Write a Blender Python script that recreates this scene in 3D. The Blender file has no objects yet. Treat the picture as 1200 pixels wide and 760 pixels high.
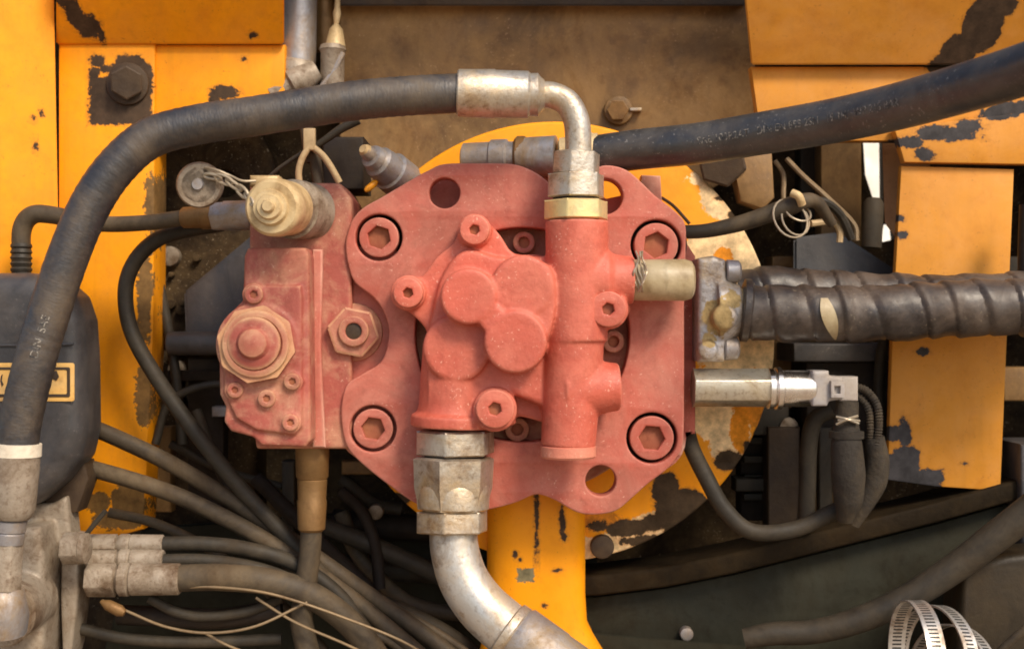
import bpy, bmesh, math, random
from mathutils import Vector, Matrix, noise as mnoise
random.seed(7)
SC = bpy.context.scene
COL = SC.collection
S = 0.0008           # metres per photo pixel on the plane of the big flange
D = 1500.0           # camera distance from that plane, same unit
PI = math.pi

# ------------------------------------------------------------------ camera, sky, sun
cam_d = bpy.data.cameras.new('camera'); cam = bpy.data.objects.new('camera', cam_d); COL.objects.link(cam)
cam.location = (0, -D*S, 0); cam.rotation_euler = (PI/2, 0, 0)
cam_d.sensor_width = 36; cam_d.lens = 36*D/1200.0
cam_d.clip_start = .01; cam_d.clip_end = 3000
cam_d.dof.use_dof = True; cam_d.dof.focus_distance = (D-25)*S; cam_d.dof.aperture_fstop = 7.0
SC.camera = cam
W = bpy.data.worlds.new('World'); SC.world = W; W.use_nodes = True
SUN_DIR = Vector((0.42, -0.62, 0.70)).normalized()
elev = math.asin(SUN_DIR.z); rot = math.atan2(SUN_DIR.x, SUN_DIR.y)
sk = W.node_tree.nodes.new('ShaderNodeTexSky'); sk.sky_type = 'NISHITA'; sk.sun_disc = False
sk.sun_elevation = elev; sk.sun_rotation = rot; sk.dust_density = 2.5
bgn = W.node_tree.nodes['Background']; bgn.inputs['Strength'].default_value = 0.13
W.node_tree.links.new(sk.outputs[0], bgn.inputs[0])
sun_d = bpy.data.lights.new('sun', 'SUN'); sun_d.energy = 2.4; sun_d.angle = math.radians(16); sun_d.color = (1, .86, .68)
sun = bpy.data.objects.new('sun', sun_d); COL.objects.link(sun)
sun.rotation_euler = SUN_DIR.to_track_quat('Z', 'Y').to_euler(); sun.location = (1, -2, 2)
SC.view_settings.view_transform = 'Standard'; SC.view_settings.look = 'None'
SC.view_settings.exposure = 0.42; SC.view_settings.gamma = 1; SC.view_settings.use_curve_mapping = False
SC.cycles.max_bounces = 6; SC.cycles.filter_width = 1.8

# ------------------------------------------------------------------ helpers
def sc(d=0): return (D+d)/D*S
def P(x, y, d=0):
    f = sc(d); return Vector(((x-600)*f, d*S, (380-y)*f))
X = Vector((1,0,0)); Y = Vector((0,1,0)); Z = Vector((0,0,1))

class Tree:
    def __init__(s, m):
        m.use_nodes = True; s.t = m.node_tree; s.b = s.t.nodes['Principled BSDF']
    def n(s, typ, **kw):
        x = s.t.nodes.new('ShaderNode'+typ)
        for k, v in kw.items():
            if k.startswith('i_'): x.inputs[int(k[2:])].default_value = v
            else: setattr(x, k, v)
        return x
    def l(s, a, b): s.t.links.new(a, b)
    def math(s, op, a, b=None, c=None):
        m = s.n('Math', operation=op)
        for i, v in enumerate((a, b, c)):
            if v is None: continue
            if isinstance(v, (int, float)): m.inputs[i].default_value = v
            else: s.l(v, m.inputs[i])
        return m.outputs[0]
    def mix(s, f, a, b):
        m = s.n('Mix', data_type='RGBA')
        if isinstance(f, (int, float)): m.inputs[0].default_value = f
        else: s.l(f, m.inputs[0])
        for i, v in ((6, a), (7, b)):
            if isinstance(v, tuple): m.inputs[i].default_value = (*v[:3], 1)
            else: s.l(v, m.inputs[i])
        return m.outputs[2]
    def ramp(s, f, lo, hi):
        m = s.n('MapRange'); s.l(f, m.inputs[0]); m.inputs[1].default_value = lo; m.inputs[2].default_value = hi
        return m.outputs[0]
    def noise(s, scale, detail=4, rough=.6, vec=None, dist=0):
        x = s.n('TexNoise'); x.inputs['Scale'].default_value = scale; x.inputs['Detail'].default_value = detail
        x.inputs['Roughness'].default_value = rough; x.inputs['Distortion'].default_value = dist
        if vec is not None: s.l(vec, x.inputs['Vector'])
        return x.outputs[0]

def mat(name, col, rough=.55, metal=0., var=.22, dust=None, dustamt=.35, dscale=18, speck=None, speckamt=.5,
        edge=None, bump=.25, bscale=120, layers=(), spec=.5, streak=0, uvweave=False, stripes=None, grime=.45, gscale=13, gcol=(.42,.30,.20)):
    """layers: (colour, [(x,y,rx,ry[,'b'])], depth, noise strength): flaked spots of another coat with their own outline"""
    m = bpy.data.materials.new(name); T = Tree(m)
    oc = T.n('TexCoord').outputs['Object']
    big = T.noise(9, 5, .6, oc)
    c = T.mix(T.ramp(big, .3, .7), tuple(v*(1-var) for v in col), tuple(min(1, v*(1+var)) for v in col))
    r = T.math('ADD', T.math('MULTIPLY', T.noise(30, 3, .6, oc), .3), rough-.15)
    h = T.noise(bscale, 5, .65, oc)
    if streak:
        mp = T.n('Mapping'); mp.inputs['Scale'].default_value = (60, 60, 5); T.l(oc, mp.inputs[0])
        st = T.noise(1.6, 4, .6, mp.outputs[0])
        c = T.mix(T.math('MULTIPLY', T.ramp(st, .52, .75), streak), c, tuple(v*.45+.01 for v in col))
    if dust:
        dn = T.noise(dscale, 7, .72, oc, .4)
        f = T.math('MULTIPLY', T.ramp(dn, .43, .64), dustamt)
        c = T.mix(f, c, dust); r = T.math('ADD', r, T.math('MULTIPLY', f, .3))
    if grime:
        gn = T.noise(gscale, 9, .70, oc, .8); gf = T.math('MULTIPLY', T.ramp(gn, .50, .66), grime)
        mm = T.n('Mix', data_type='RGBA', blend_type='MULTIPLY'); T.l(gf, mm.inputs[0]); T.l(c, mm.inputs[6]); mm.inputs[7].default_value = (*gcol, 1)
        c = mm.outputs[2]
        gn3 = T.noise(gscale*7, 6, .7, oc); gf3 = T.math('MULTIPLY', T.ramp(gn3, .52, .70), grime*.8)
        mm = T.n('Mix', data_type='RGBA', blend_type='MULTIPLY'); T.l(gf3, mm.inputs[0]); T.l(c, mm.inputs[6]); mm.inputs[7].default_value = (*gcol, 1)
        c = mm.outputs[2]; r = T.math('ADD', r, T.math('MULTIPLY', gf, .2))
    if speck:
        sn = T.noise(330, 3, .6, oc); cl = T.ramp(T.noise(26, 3, .6, oc), .42, .62)
        f = T.math('MULTIPLY', T.math('MULTIPLY', T.ramp(sn, .62, .70), cl), speckamt)
        c = T.mix(f, c, speck)
        f2 = T.math('MULTIPLY', T.ramp(T.noise(130, 6, .75, oc, 1.0), .66, .72), speckamt)
        c = T.mix(f2, c, speck)
    if edge:
        g = T.n('NewGeometry'); pf = T.ramp(g.outputs['Pointiness'], .515, .60)
        c = T.mix(T.math('MULTIPLY', pf, T.math('ADD', T.math('MULTIPLY', T.noise(40, 4, .6, oc), 1.2), -.1)), c, edge)
    mask = None
    for lay in layers:
        colr, blobs, dep, amp = lay[:4]
        pos = T.n('NewGeometry').outputs['Position']
        cur = None
        for b in blobs:
            ctr = P(b[0], b[1], dep); f = sc(dep)
            s1 = T.n('VectorMath', operation='SUBTRACT'); T.l(pos, s1.inputs[0]); s1.inputs[1].default_value = (ctr.x, 0, ctr.z)
            s2 = T.n('VectorMath', operation='MULTIPLY'); T.l(s1.outputs[0], s2.inputs[0]); s2.inputs[1].default_value = (1/(b[2]*f), 0, 1/(b[3]*f))
            if len(b) > 4:
                s3 = T.n('VectorMath', operation='ABSOLUTE'); T.l(s2.outputs[0], s3.inputs[0])
                s4 = T.n('SeparateXYZ'); T.l(s3.outputs[0], s4.inputs[0])
                v = T.math('MAXIMUM', s4.outputs[0], s4.outputs[2])
            else:
                s3 = T.n('VectorMath', operation='LENGTH'); T.l(s2.outputs[0], s3.inputs[0]); v = s3.outputs['Value']
            v = T.math('MULTIPLY', T.math('SUBTRACT', v, 1.0), min(b[2], b[3])/20.0)
            cur = v if cur is None else T.math('MINIMUM', cur, v)
        nz = T.math('ADD', T.math('MULTIPLY', T.math('SUBTRACT', T.noise(lay[4] if len(lay) > 4 else 55, 8, .72, pos), .5), amp), T.math('MULTIPLY', T.math('SUBTRACT', T.noise(240, 3, .6, pos), .5), .35))
        tt = T.math('ADD', cur, nz)
        mk = T.math('SUBTRACT', 1.0, T.ramp(tt, -.03, .03))
        if lay[0][0] < .2:
            c = T.mix(T.math('MULTIPLY', T.math('SUBTRACT', 1.0, T.ramp(tt, .0, .16)), .55), c, (.40, .15, .02))
        cn = T.mix(T.ramp(T.noise(70, 5, .7, pos), .35, .7), tuple(v*.6 for v in colr), tuple(v*1.35 for v in colr))
        c = T.mix(mk, c, cn)
        r = T.math('ADD', r, T.math('MULTIPLY', mk, .2))
        mask = mk if mask is None else T.math('MAXIMUM', mask, mk)
    if uvweave:
        uv = T.n('UVMap').outputs[0]
        mp = T.n('Mapping'); mp.inputs['Scale'].default_value = (420, 160, 1); mp.inputs['Rotation'].default_value = (0, 0, .35); T.l(uv, mp.inputs[0])
        w = T.noise(1, 2, .5, mp.outputs[0])
        c = T.mix(T.math('MULTIPLY', T.ramp(w, .5, .75), .25), c, tuple(min(1, v*2.2+.02) for v in col))
        h = T.math('ADD', T.math('MULTIPLY', h, .4), T.math('MULTIPLY', w, .9))
    if stripes:
        uv = T.n('UVMap').outputs[0]
        sx = T.n('SeparateXYZ'); T.l(uv, sx.inputs[0])
        a = T.math('GREATER_THAN', T.math('FRACT', T.math('MULTIPLY', sx.outputs[1], stripes)), .55)
        b2 = T.math('LESS_THAN', T.math('ABSOLUTE', T.math('SUBTRACT', T.math('FRACT', sx.outputs[0]), .5)), .27)
        f = T.math('MULTIPLY', a, b2)
        c = T.mix(f, c, (.015, .014, .012)); metal_in = T.math('MULTIPLY', T.math('SUBTRACT', 1, f), metal)
        T.l(metal_in, T.b.inputs['Metallic'])
    else:
        T.b.inputs['Metallic'].default_value = metal
        if mask is not None and metal == 0: h = T.math('SUBTRACT', h, T.math('MULTIPLY', mask, 1.5))
    T.l(c, T.b.inputs['Base Color']); T.l(r, T.b.inputs['Roughness'])
    T.b.inputs['Specular IOR Level'].default_value = spec
    bp = T.n('Bump'); bp.inputs['Strength'].default_value = bump; bp.inputs['Distance'].default_value = .0018
    T.l(h, bp.inputs['Height']); T.l(bp.outputs[0], T.b.inputs['Normal'])
    return m

DUST = (.62, .45, .27)
YEL = (.94, .345, .004)
M = {}
M['red'] = mat('red_primer', grime=.5, gscale=16, gcol=(.55,.40,.36), col= (.44, .092, .058), rough=.58, dust=(.52, .21, .15), dustamt=.6, dscale=16, speck=(.80, .50, .38), speckamt=.5, edge=(.78, .50, .38), bump=.35)
M['redcast'] = mat('red_cast_primer', grime=.42, gscale=17, gcol=(.58,.42,.36), col= (.55, .112, .068), rough=.5, dust=(.70, .23, .15), dustamt=.45, dscale=16, speck=(.92, .6, .45), speckamt=.6, edge=(.80, .42, .28), bump=.38, bscale=230)
M['redpin'] = mat('red_block_primer', grime=.5, gcol=(.5,.42,.36), col= (.36, .085, .060), rough=.62, dust=(.60, .36, .22), dustamt=.55, dscale=26, speck=(.8, .55, .4), speckamt=.4, edge=(.80, .55, .28), bump=.4)
M['sock'] = mat('socket_rust', (.33, .10, .05), .8, dust=(.42, .19, .09), dustamt=.6)
M['yellow'] = mat('yellow_paint', YEL, .42, grime=.15, var=.10, dust=(.75, .36, .07), dustamt=.35, speck=(.25, .09, .02), speckamt=.5, bump=.12, streak=.12)
M['steel'] = mat('zinc_steel_dusty', (.58, .53, .45), .36, metal=.7, dust=(.50, .34, .16), dustamt=.85, dscale=16, speck=(.20, .14, .08), speckamt=.7, bump=.45, grime=.8, gscale=20)
M['cream'] = mat('cream_zinc', (.66, .50, .27), .5, metal=.2, dust=(.34, .21, .08), dustamt=.7, dscale=22, speck=(.3, .2, .1), speckamt=.5, bump=.35)
M['greysteel'] = mat('grey_steel', (.36, .35, .36), .40, metal=.55, dust=(.36, .25, .13), dustamt=.9, dscale=15, speck=(.12, .1, .08), speckamt=.6, bump=.4)
M['sensorhex'] = mat('sensor_hex', (.66,.61,.50), .33, metal=.75, dust=(.42,.30,.14), dustamt=.7, grime=.8, gscale=26, bump=.15)
M['chrome'] = mat('chrome', (.80, .78, .76), .20, metal=1, dust=(.6, .5, .35), dustamt=.25, bump=.04)
M['rubber'] = mat('hose_rubber', (.028, .026, .027), .40, spec=.7, var=.15, dust=(.12, .085, .05), dustamt=.75, dscale=12, bump=.20, uvweave=True, speck=(.3, .25, .2), speckamt=.15)
M['smooth'] = mat('smooth_rubber', (.030, .031, .034), .33, var=.15, spec=.85, dust=(.13, .11, .085), dustamt=.5, dscale=16, bump=.25, speck=(.45, .42, .38), speckamt=.5)
M['dusty'] = mat('dusty_hose', (.055, .042, .028), .55, spec=.3, dust=(.16, .115, .065), dustamt=.7, dscale=12, bump=.3)
M['dusty2'] = mat('dark_dusty_hose', (.032, .027, .020), .55, spec=.3, dust=(.10, .075, .045), dustamt=.5, dscale=12, bump=.3)
M['wrap'] = mat('spiral_wrap', (.030, .025, .024), .34, grime=.7, gscale=18, dust=(.15, .11, .08), dustamt=.6, dscale=14, bump=.25, speck=(.4, .33, .22), speckamt=.3)
M['tank'] = mat('black_plastic', (.042, .041, .044), .40, spec=.5, dust=(.12, .10, .085), dustamt=.6, dscale=9, bump=.15, speck=(.3, .27, .25), speckamt=.3)
M['black'] = mat('black_part', (.024, .018, .015), .6, spec=.2, dust=(.05, .034, .018), dustamt=.5, dscale=14, bump=.3)
M['grime'] = mat('grimy_engine', (.040, .025, .013), .7, spec=.15, dust=(.16, .105, .05), dustamt=.6, dscale=24, bump=.9, bscale=60, speck=(.50, .40, .26), speckamt=1.0)
M['brown'] = mat('brown_bracket', (.20, .105, .030), .55, grime=.7, gscale=6, gcol=(.5,.38,.25), var=.35, dust=(.46, .27, .10), dustamt=.7, dscale=7, bump=.4, bscale=50, speck=(.55, .35, .18), speckamt=.45, streak=.3)
M['darkbeam'] = mat('dark_beam', (.030, .030, .020), .6, spec=.12, var=.35, dust=(.022, .015, .007), dustamt=.6, dscale=6, bump=.4, bscale=40)
M['brass'] = mat('brass', (.24, .13, .045), .5, metal=.4, dust=(.17, .10, .035), dustamt=.6, dscale=20, bump=.4)
M['copper'] = mat('pale_wire', (.22, .155, .085), .45, metal=.3, dust=(.3, .2, .1), dustamt=.5)
M['wire'] = mat('steel_wire', (.45, .38, .28), .4, metal=.5, dust=(.25, .18, .1), dustamt=.5)
M['alu'] = mat('cast_alloy', (.36, .30, .23), .5, grime=.9, gscale=22, metal=.2, var=.3, dust=(.17, .115, .065), dustamt=.85, dscale=16, bump=.6, bscale=90, speck=(.12, .09, .06), speckamt=.7)
M['rust'] = mat('bolt_brown', (.050, .032, .020), .5, spec=.3, dust=(.11, .07, .035), dustamt=.5, bump=.4)
M['clear'] = mat('aged_plastic', (.56, .46, .28), .35, dust=(.34, .22, .08), dustamt=.7, dscale=14, bump=.25, streak=.5)
M['clear'].node_tree.nodes['Principled BSDF'].inputs['Transmission Weight'].default_value = .25
M['slot'] = mat('perforated_band', (.60, .57, .53), .38, metal=.7, grime=.7, gscale=30, dust=(.4,.32,.22), dustamt=.5, stripes=90, bump=.05)
M['print'] = mat('print_ink', (.030, .030, .034), .5, bump=0, dust=(.50, .45, .37), dustamt=.9, dscale=330, grime=0)
M['printdark'] = mat('print_dark', (.05, .03, .015), .6, bump=0)
M['label'] = mat('label_yellow', (.78, .45, .12), .5, var=.1, dust=(.6, .42, .2), dustamt=.5, bump=.05)
M['plastic'] = mat('grey_plug', (.34, .32, .32), .45, dust=(.4, .32, .22), dustamt=.5, bump=.2)
M['tie'] = mat('tan_tie', (.50, .36, .19), .6, dust=(.3, .2, .1), dustamt=.5)
M['ground'] = mat('sandy_ground', (.34, .25, .16), .9, bump=.5, bscale=5)
M['tape'] = mat('cloth_tape', (.040, .034, .028), .75, spec=.15, dust=(.10, .075, .045), dustamt=.6, dscale=20, bump=.7, bscale=200)

def finish(name, bm, m, parent=None, base=None, ang=38):
    bmesh.ops.recalc_face_normals(bm, faces=bm.faces[:])
    org = parent_org(parent) if parent else (base or Vector((0,0,0)))
    bmesh.ops.translate(bm, verts=bm.verts[:], vec=-org)
    a = math.radians(ang)
    for f in bm.faces: f.smooth = True
    for e in bm.edges:
        if len(e.link_faces) == 2 and e.calc_face_angle(0) > a: e.smooth = False
    me = bpy.data.meshes.new(name); bm.to_mesh(me); bm.free()
    o = bpy.data.objects.new(name, me); COL.objects.link(o)
    if m: me.materials.append(M[m] if isinstance(m, str) else m)
    if parent: o.parent = parent
    else: o.location = org
    return o
def parent_org(p):
    v = Vector(p.location)
    while p.parent: p = p.parent; v += Vector(p.location)
    return v
def tag(o, label, cat, group=None):
    o['label'] = label; o['category'] = cat
    if group: o['group'] = group
    return o
def thing(name, label, cat, at, group=None):
    o = bpy.data.objects.new(name, None); o.empty_display_size = .02; COL.objects.link(o); o.location = at
    return tag(o, label, cat, group)
def struct(o): o['kind'] = 'structure'; return o
def plab(o, l): o['label'] = l; return o

def circ(x, y, r, n=40, ph=0): return [(x+r*math.cos(ph+2*PI*i/n), y+r*math.sin(ph+2*PI*i/n)) for i in range(n)]
def hexa(x, y, r, ph=0.): return circ(x, y, r, 6, ph)
def smooth2(pts, k=5):
    out = []; n = len(pts)
    for i in range(n):
        p0, p1, p2, p3 = (Vector(pts[(i+j-1) % n]) for j in range(4))
        for q in range(k):
            t = q/k
            out.append(tuple(.5*((2*p1)+(p2-p0)*t+(2*p0-5*p1+4*p2-p3)*t*t+(3*p1-p0-3*p2+p3)*t**3)))
    return out
def area(p): return sum(p[i-1][0]*p[i][1]-p[i][0]*p[i-1][1] for i in range(len(p)))/2

def slab(outline, holes, d0, d1, bevel=1.5, bm=None, res=1):
    """prism: outline and holes in photo pixels on plane d0, running back to d1"""
    cu = bpy.data.curves.new('t', 'CURVE'); cu.dimensions = '2D'; cu.fill_mode = 'BOTH'
    h = (d1-d0)*S/2; b = min(bevel*S, h*.9)
    cu.extrude = max(h-b, 0); cu.bevel_depth = b; cu.bevel_resolution = res; cu.offset = -b
    for k, pl in enumerate([outline]+list(holes)):
        w = [P(x, y, d0) for x, y in pl]; w = [(v.x, v.z) for v in w]
        if (area(w) > 0) != (k > 0): w.reverse()
        sp = cu.splines.new('POLY'); sp.points.add(len(w)-1); sp.use_cyclic_u = True
        for i, v in enumerate(w): sp.points[i].co = (v[0], v[1], 0, 1)
    ob = bpy.data.objects.new('t', cu); COL.objects.link(ob)
    dg = bpy.context.evaluated_depsgraph_get(); me = bpy.data.meshes.new_from_object(ob.evaluated_get(dg))
    me.transform(Matrix.Translation((0, (d0+d1)/2*S, 0)) @ Matrix.Rotation(PI/2, 4, 'X'))
    bm = bm or bmesh.new(); bm.from_mesh(me)
    bpy.data.objects.remove(ob); bpy.data.curves.remove(cu); bpy.data.meshes.remove(me)
    bmesh.ops.remove_doubles(bm, verts=bm.verts[:], dist=1e-6)
    return bm

def atback(pts, d0, d1):
    k = (D+d1)/(D+d0); return [(600+(x-600)*k, 380+(y-380)*k) for x, y in pts]
def frame_of(dr):
    dr = dr.normalized(); a = Z if abs(dr.z) < .9 else X
    u = dr.cross(a).normalized(); return dr, u, dr.cross(u).normalized()
def lathe(o, dr, prof, n=32, bm=None, ph=0.):
    """prof = [(along, radius)] metres"""
    bm = bm or bmesh.new(); dr, u, v = frame_of(dr); rings = []
    uvl = bm.loops.layers.uv.verify()
    for t, r in prof:
        if r < 1e-6: rings.append([bm.verts.new(o+dr*t)])
        else: rings.append([bm.verts.new(o+dr*t+(u*math.cos(ph+2*PI*i/n)+v*math.sin(ph+2*PI*i/n))*r) for i in range(n)])
    for k in range(len(rings)-1):
        a, b = rings[k], rings[k+1]
        if len(a) == 1 and len(b) == 1: continue
        for i in range(n):
            j = (i+1) % n
            if len(a) == 1: f = bm.faces.new((a[0], b[i], b[j])); us = (0, 1, 1); vs = (i, i, i+1)
            elif len(b) == 1: f = bm.faces.new((a[i], b[0], a[j])); us = (0, 1, 0); vs = (i, i, i+1)
            else: f = bm.faces.new((a[i], a[j], b[j], b[i])); us = (0, 0, 1, 1); vs = (i, i+1, i+1, i)
            for lp, uu, vv in zip(f.loops, us, vs): lp[uvl].uv = (uu, vv/n)
    for e in (rings[0], rings[-1]):
        if len(e) > 2: bm.faces.new(e)
    return bm
def pxl(a, b, prof, n=32, bm=None, ph=0.):
    """lathe between two (x,y,d) points; prof = [(0..1 along, radius px)]"""
    A = P(*a); B = P(*b); L = (B-A).length
    return lathe(A, B-A, [(t*L, r*sc(a[2]*(1-t)+b[2]*t)) for t, r in prof], n, bm, ph)
def hexnut(a, b, r, bm=None, ph=0., n=6, ch=.10):
    """hex solid whose corners are cut by a round chamfer"""
    A = P(*a); B = P(*b); L = (B-A).length; r0 = r*sc((a[2]+b[2])/2)
    bm2 = lathe(A, B-A, [(0, r0), (L, r0)], n, None, ph)
    bm2.normal_update()
    bmesh.ops.bevel(bm2, geom=[e for e in bm2.edges], offset=r0*.05, segments=2, affect='EDGES', profile=.6)
    if ch:
        dr, u, v = frame_of(B-A)
        for vt in bm2.verts:
            q = vt.co-A; t = q.dot(dr); rad = q-dr*t
            lim = r0*(.90 if (t < L*.02 or t > L*.98) else 1.0)
            if rad.length > lim: vt.co = A+dr*t+rad.normalized()*lim
    if bm is None: return bm2
    me = bpy.data.meshes.new('t'); bm2.to_mesh(me); bm2.free(); bm.from_mesh(me); bpy.data.meshes.remove(me); return bm

def catmull(pts, k=10):
    P4 = [Vector(p) for p in pts]; P4 = [P4[0]*2-P4[1]]+P4+[P4[-1]*2-P4[-2]]; out = []
    for i in range(1, len(P4)-2):
        p0, p1, p2, p3 = P4[i-1:i+3]
        for q in range(k):
            t = q/k; out.append(.5*((2*p1)+(p2-p0)*t+(2*p0-5*p1+4*p2-p3)*t*t+(3*p1-p0-3*p2+p3)*t**3))
    out.append(P4[-2]); return out
def sweep(path, rf, n=18, bm=None, cap=True, flat=None):
    """path: world points; rf(s, theta) -> radius in metres"""
    bm = bm or bmesh.new(); uvl = bm.loops.layers.uv.verify(); N = len(path)
    t0 = (path[1]-path[0]).normalized(); _, u, _ = frame_of(t0); s = 0; rings = []; ss = []
    for i, p in enumerate(path):
        t = (path[min(i+1, N-1)]-path[max(i-1, 0)]).normalized()
        u = (u-t*u.dot(t)).normalized(); v = t.cross(u)
        if i: s += (p-path[i-1]).length
        ss.append(s); ring = []
        for k in range(n):
            th = 2*PI*k/n; r = rf(s, th) if callable(rf) else rf
            ring.append(bm.verts.new(p+(u*math.cos(th)*(flat or 1)+v*math.sin(th))*r))
        rings.append(ring)
    for i in range(N-1):
        for k in range(n):
            j = (k+1) % n
            f = bm.faces.new((rings[i][k], rings[i][j], rings[i+1][j], rings[i+1][k]))
            rr = rf(ss[i], 0) if callable(rf) else rf
            for lp, q in zip(f.loops, ((ss[i], k), (ss[i], k+1), (ss[i+1], k+1), (ss[i+1], k))): lp[uvl].uv = (q[0], q[1]/n*2*PI*rr)
    if cap: bm.faces.new(rings[0]); bm.faces.new(rings[-1])
    return bm
def ppath(pts, k=10): return catmull([P(*p) for p in pts], k)
def tube(pts, r, k=10, n=16, bm=None, flat=None):
    """pts (x,y,d) px; r px at the first point's depth (real radius constant) or list per point"""
    path = ppath(pts, k)
    if isinstance(r, (list, tuple)):
        L = [0]
        for a, b in zip(path, path[1:]): L.append(L[-1]+(b-a).length)
        knots = [(L[min(i*k, len(L)-1)], r[i]*sc(pts[i][2])) for i in range(len(pts))]
        def rf(s, th):
            for (a, ra), (b, rb) in zip(knots, knots[1:]):
                if s <= b: return ra+(rb-ra)*max(0, (s-a))/max(1e-9, b-a)
            return knots[-1][1]
        return sweep(path, rf, n, bm, flat=flat)
    return sweep(path, r*sc(pts[0][2]), n, bm, flat=flat)
def box(x0, y0, x1, y1, d0, d1, bevel=2, bm=None, tilt=None):
    return slab([(x0, y0), (x1, y0), (x1, y1), (x0, y1)], [], d0, d1, bevel, bm, 2)
def quad_prism(pts_front, pts_back, bevel=2.0):
    """solid between two loops of (x,y,d) points"""
    bm = bmesh.new(); a = [bm.verts.new(P(*p)) for p in pts_front]; b = [bm.verts.new(P(*p)) for p in pts_back]; n = len(a)
    bm.faces.new(a); bm.faces.new(b[::-1])
    for i in range(n): bm.faces.new((a[i], b[i], b[(i+1) % n], a[(i+1) % n]))
    bmesh.ops.recalc_face_normals(bm, faces=bm.faces[:])
    if bevel: bmesh.ops.bevel(bm, geom=bm.edges[:], offset=bevel*S, segments=2, affect='EDGES')
    return bm
def remesh(bm, vox=1.5, it=6):
    me = bpy.data.meshes.new('t'); bmesh.ops.recalc_face_normals(bm, faces=bm.faces[:]); bm.to_mesh(me); bm.free()
    ob = bpy.data.objects.new('t', me); COL.objects.link(ob)
    m = ob.modifiers.new('r', 'REMESH'); m.mode = 'VOXEL'; m.voxel_size = vox*S
    s = ob.modifiers.new('s', 'SMOOTH'); s.iterations = it; s.factor = .5
    dg = bpy.context.evaluated_depsgraph_get(); e = ob.evaluated_get(dg); r = bmesh.new(); r.from_mesh(e.to_mesh())
    bpy.data.objects.remove(ob); return r
def cyl(x, y, r, d0, d1, bm=None, ch=2, r1=None, n=40):
    """round boss along the view axis; r at the front plane d0, front edge rounded by ch px"""
    f = sc(d0); c = P(x, y, d0); L = (d1-d0)*S; r1 = (r1 or r)
    return lathe(c, Y, [(0, 0.0), (0, (r-ch)*f), (ch*.3*S, (r-ch*.3)*f), (ch*S, r*f), (L, r1*f), (L, 0)], n, bm)

def socket_bolt(x, y, r, d, parent, m='red', depth=18, hx=None, ph=.3, name='socket_bolt', sm='sock', round_=False):
    hx = hx or r*.52
    hole = circ(x, y, hx, 24) if round_ else hexa(x, y, hx, ph)
    bm = slab(circ(x, y, r, 40), [hole], d, d+depth, 1.8, None, 2)
    o = finish(name, bm, m, parent)
    b2 = cyl(x, y, hx*1.1, d+depth*.36, d+depth*.36+2, None, .2, n=24)
    s = finish('socket', b2, sm, o) if o.parent and not o.parent.parent else None
    if s is None: b2.free()
    return o

def text_on(path, r, txt, size, s0, ang, parent, m='print', flip=False, name='printed_lettering'):
    cu = bpy.data.curves.new('t', 'FONT'); cu.body = txt; cu.size = size
    ob = bpy.data.objects.new('t', cu); COL.objects.link(ob)
    dg = bpy.context.evaluated_depsgraph_get(); me = bpy.data.meshes.new_from_object(ob.evaluated_get(dg))
    bpy.data.objects.remove(ob)
    L = [0]
    for a, b in zip(path, path[1:]): L.append(L[-1]+(b-a).length)
    bm = bmesh.new(); bm.from_mesh(me)
    for v in bm.verts:
        s = s0+v.co.x; i = 0
        while i < len(L)-2 and L[i+1] < s: i += 1
        f = (s-L[i])/max(1e-9, L[i+1]-L[i]); p = path[i].lerp(path[i+1], f); t = (path[min(i+2, len(path)-1)]-path[max(0, i-1)]).normalized()
        toward = (-Y-t*(-Y).dot(t)).normalized(); side = toward.cross(t).normalized()  # up when t runs right
        if flip: side = -side
        rr = r(s) if callable(r) else r
        a = ang+(v.co.y)/rr*(1 if not flip else 1)
        v.co = p+(toward*math.cos(a)+side*math.sin(a))*(rr+.0005)
    return finish(name, bm, m, parent, ang=180)

# ------------------------------------------------------------------ setting
g = bmesh.new(); vs = [g.verts.new(v) for v in ((-400, -400, -1.35), (400, -400, -1.35), (400, 400, -1.35), (-400, 400, -1.35))]; g.faces.new(vs)
struct(finish('ground', g, 'ground'))  # unseen sheet, added to bounce warm light up from below
wb = slab([(-900, -500), (2100, -500), (2100, 1300), (-900, 1300)], [[(1010, 140), (1034, 140), (1035, 236), (1024, 236), (1014, 205)], [(1036, 262), (1046, 262), (1048, 280), (1032, 284)]], 560, 580, 0)
struct(finish('engine_bay_back_wall', wb, 'grime'))
struct(finish('engine_bay_ceiling', quad_prism([(-200, -120, 60), (1500, -120, 60), (1500, -140, 60), (-200, -140, 60)], [(-200, -60, 556), (1500, -60, 556), (1500, -90, 556), (-200, -90, 556)], 0), 'black'))  # out of view, added to keep light from entering at the top
struct(finish('engine_bay_floor', quad_prism([(-300, 1000, 60), (1600, 1000, 60), (1600, 1020, 60), (-300, 1020, 60)], [(-300, 1000, 556), (1600, 1000, 556), (1600, 1020, 556), (-300, 1020, 556)], 0), 'black'))  # unseen, added to close the bay to light from below
struct(finish('engine_bay_side_wall', quad_prism([(1420, -200, 60), (1440, -200, 60), (1440, 1000, 60), (1420, 1000, 60)], [(1420, -200, 556), (1440, -200, 556), (1440, 1000, 556), (1420, 1000, 556)], 0), 'black'))  # unseen, added to stop light leaking in from the right

w = bmesh.new(); bmesh.ops.create_cube(w, size=1); bmesh.ops.scale(w, vec=(14, .3, 7), verts=w.verts[:]); bmesh.ops.translate(w, vec=(1.5, 8, 2.1), verts=w.verts[:])
tag(finish('rendered_wall', w, mat('white_render', (.92, .86, .74), .9, bump=.1, grime=0), base=Vector((1.5, 8, -1.35))), 'bright sunlit wall seen through the gap left of the yellow column', 'wall')  # added so the sun hits a pale surface and the gap reads white
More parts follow.
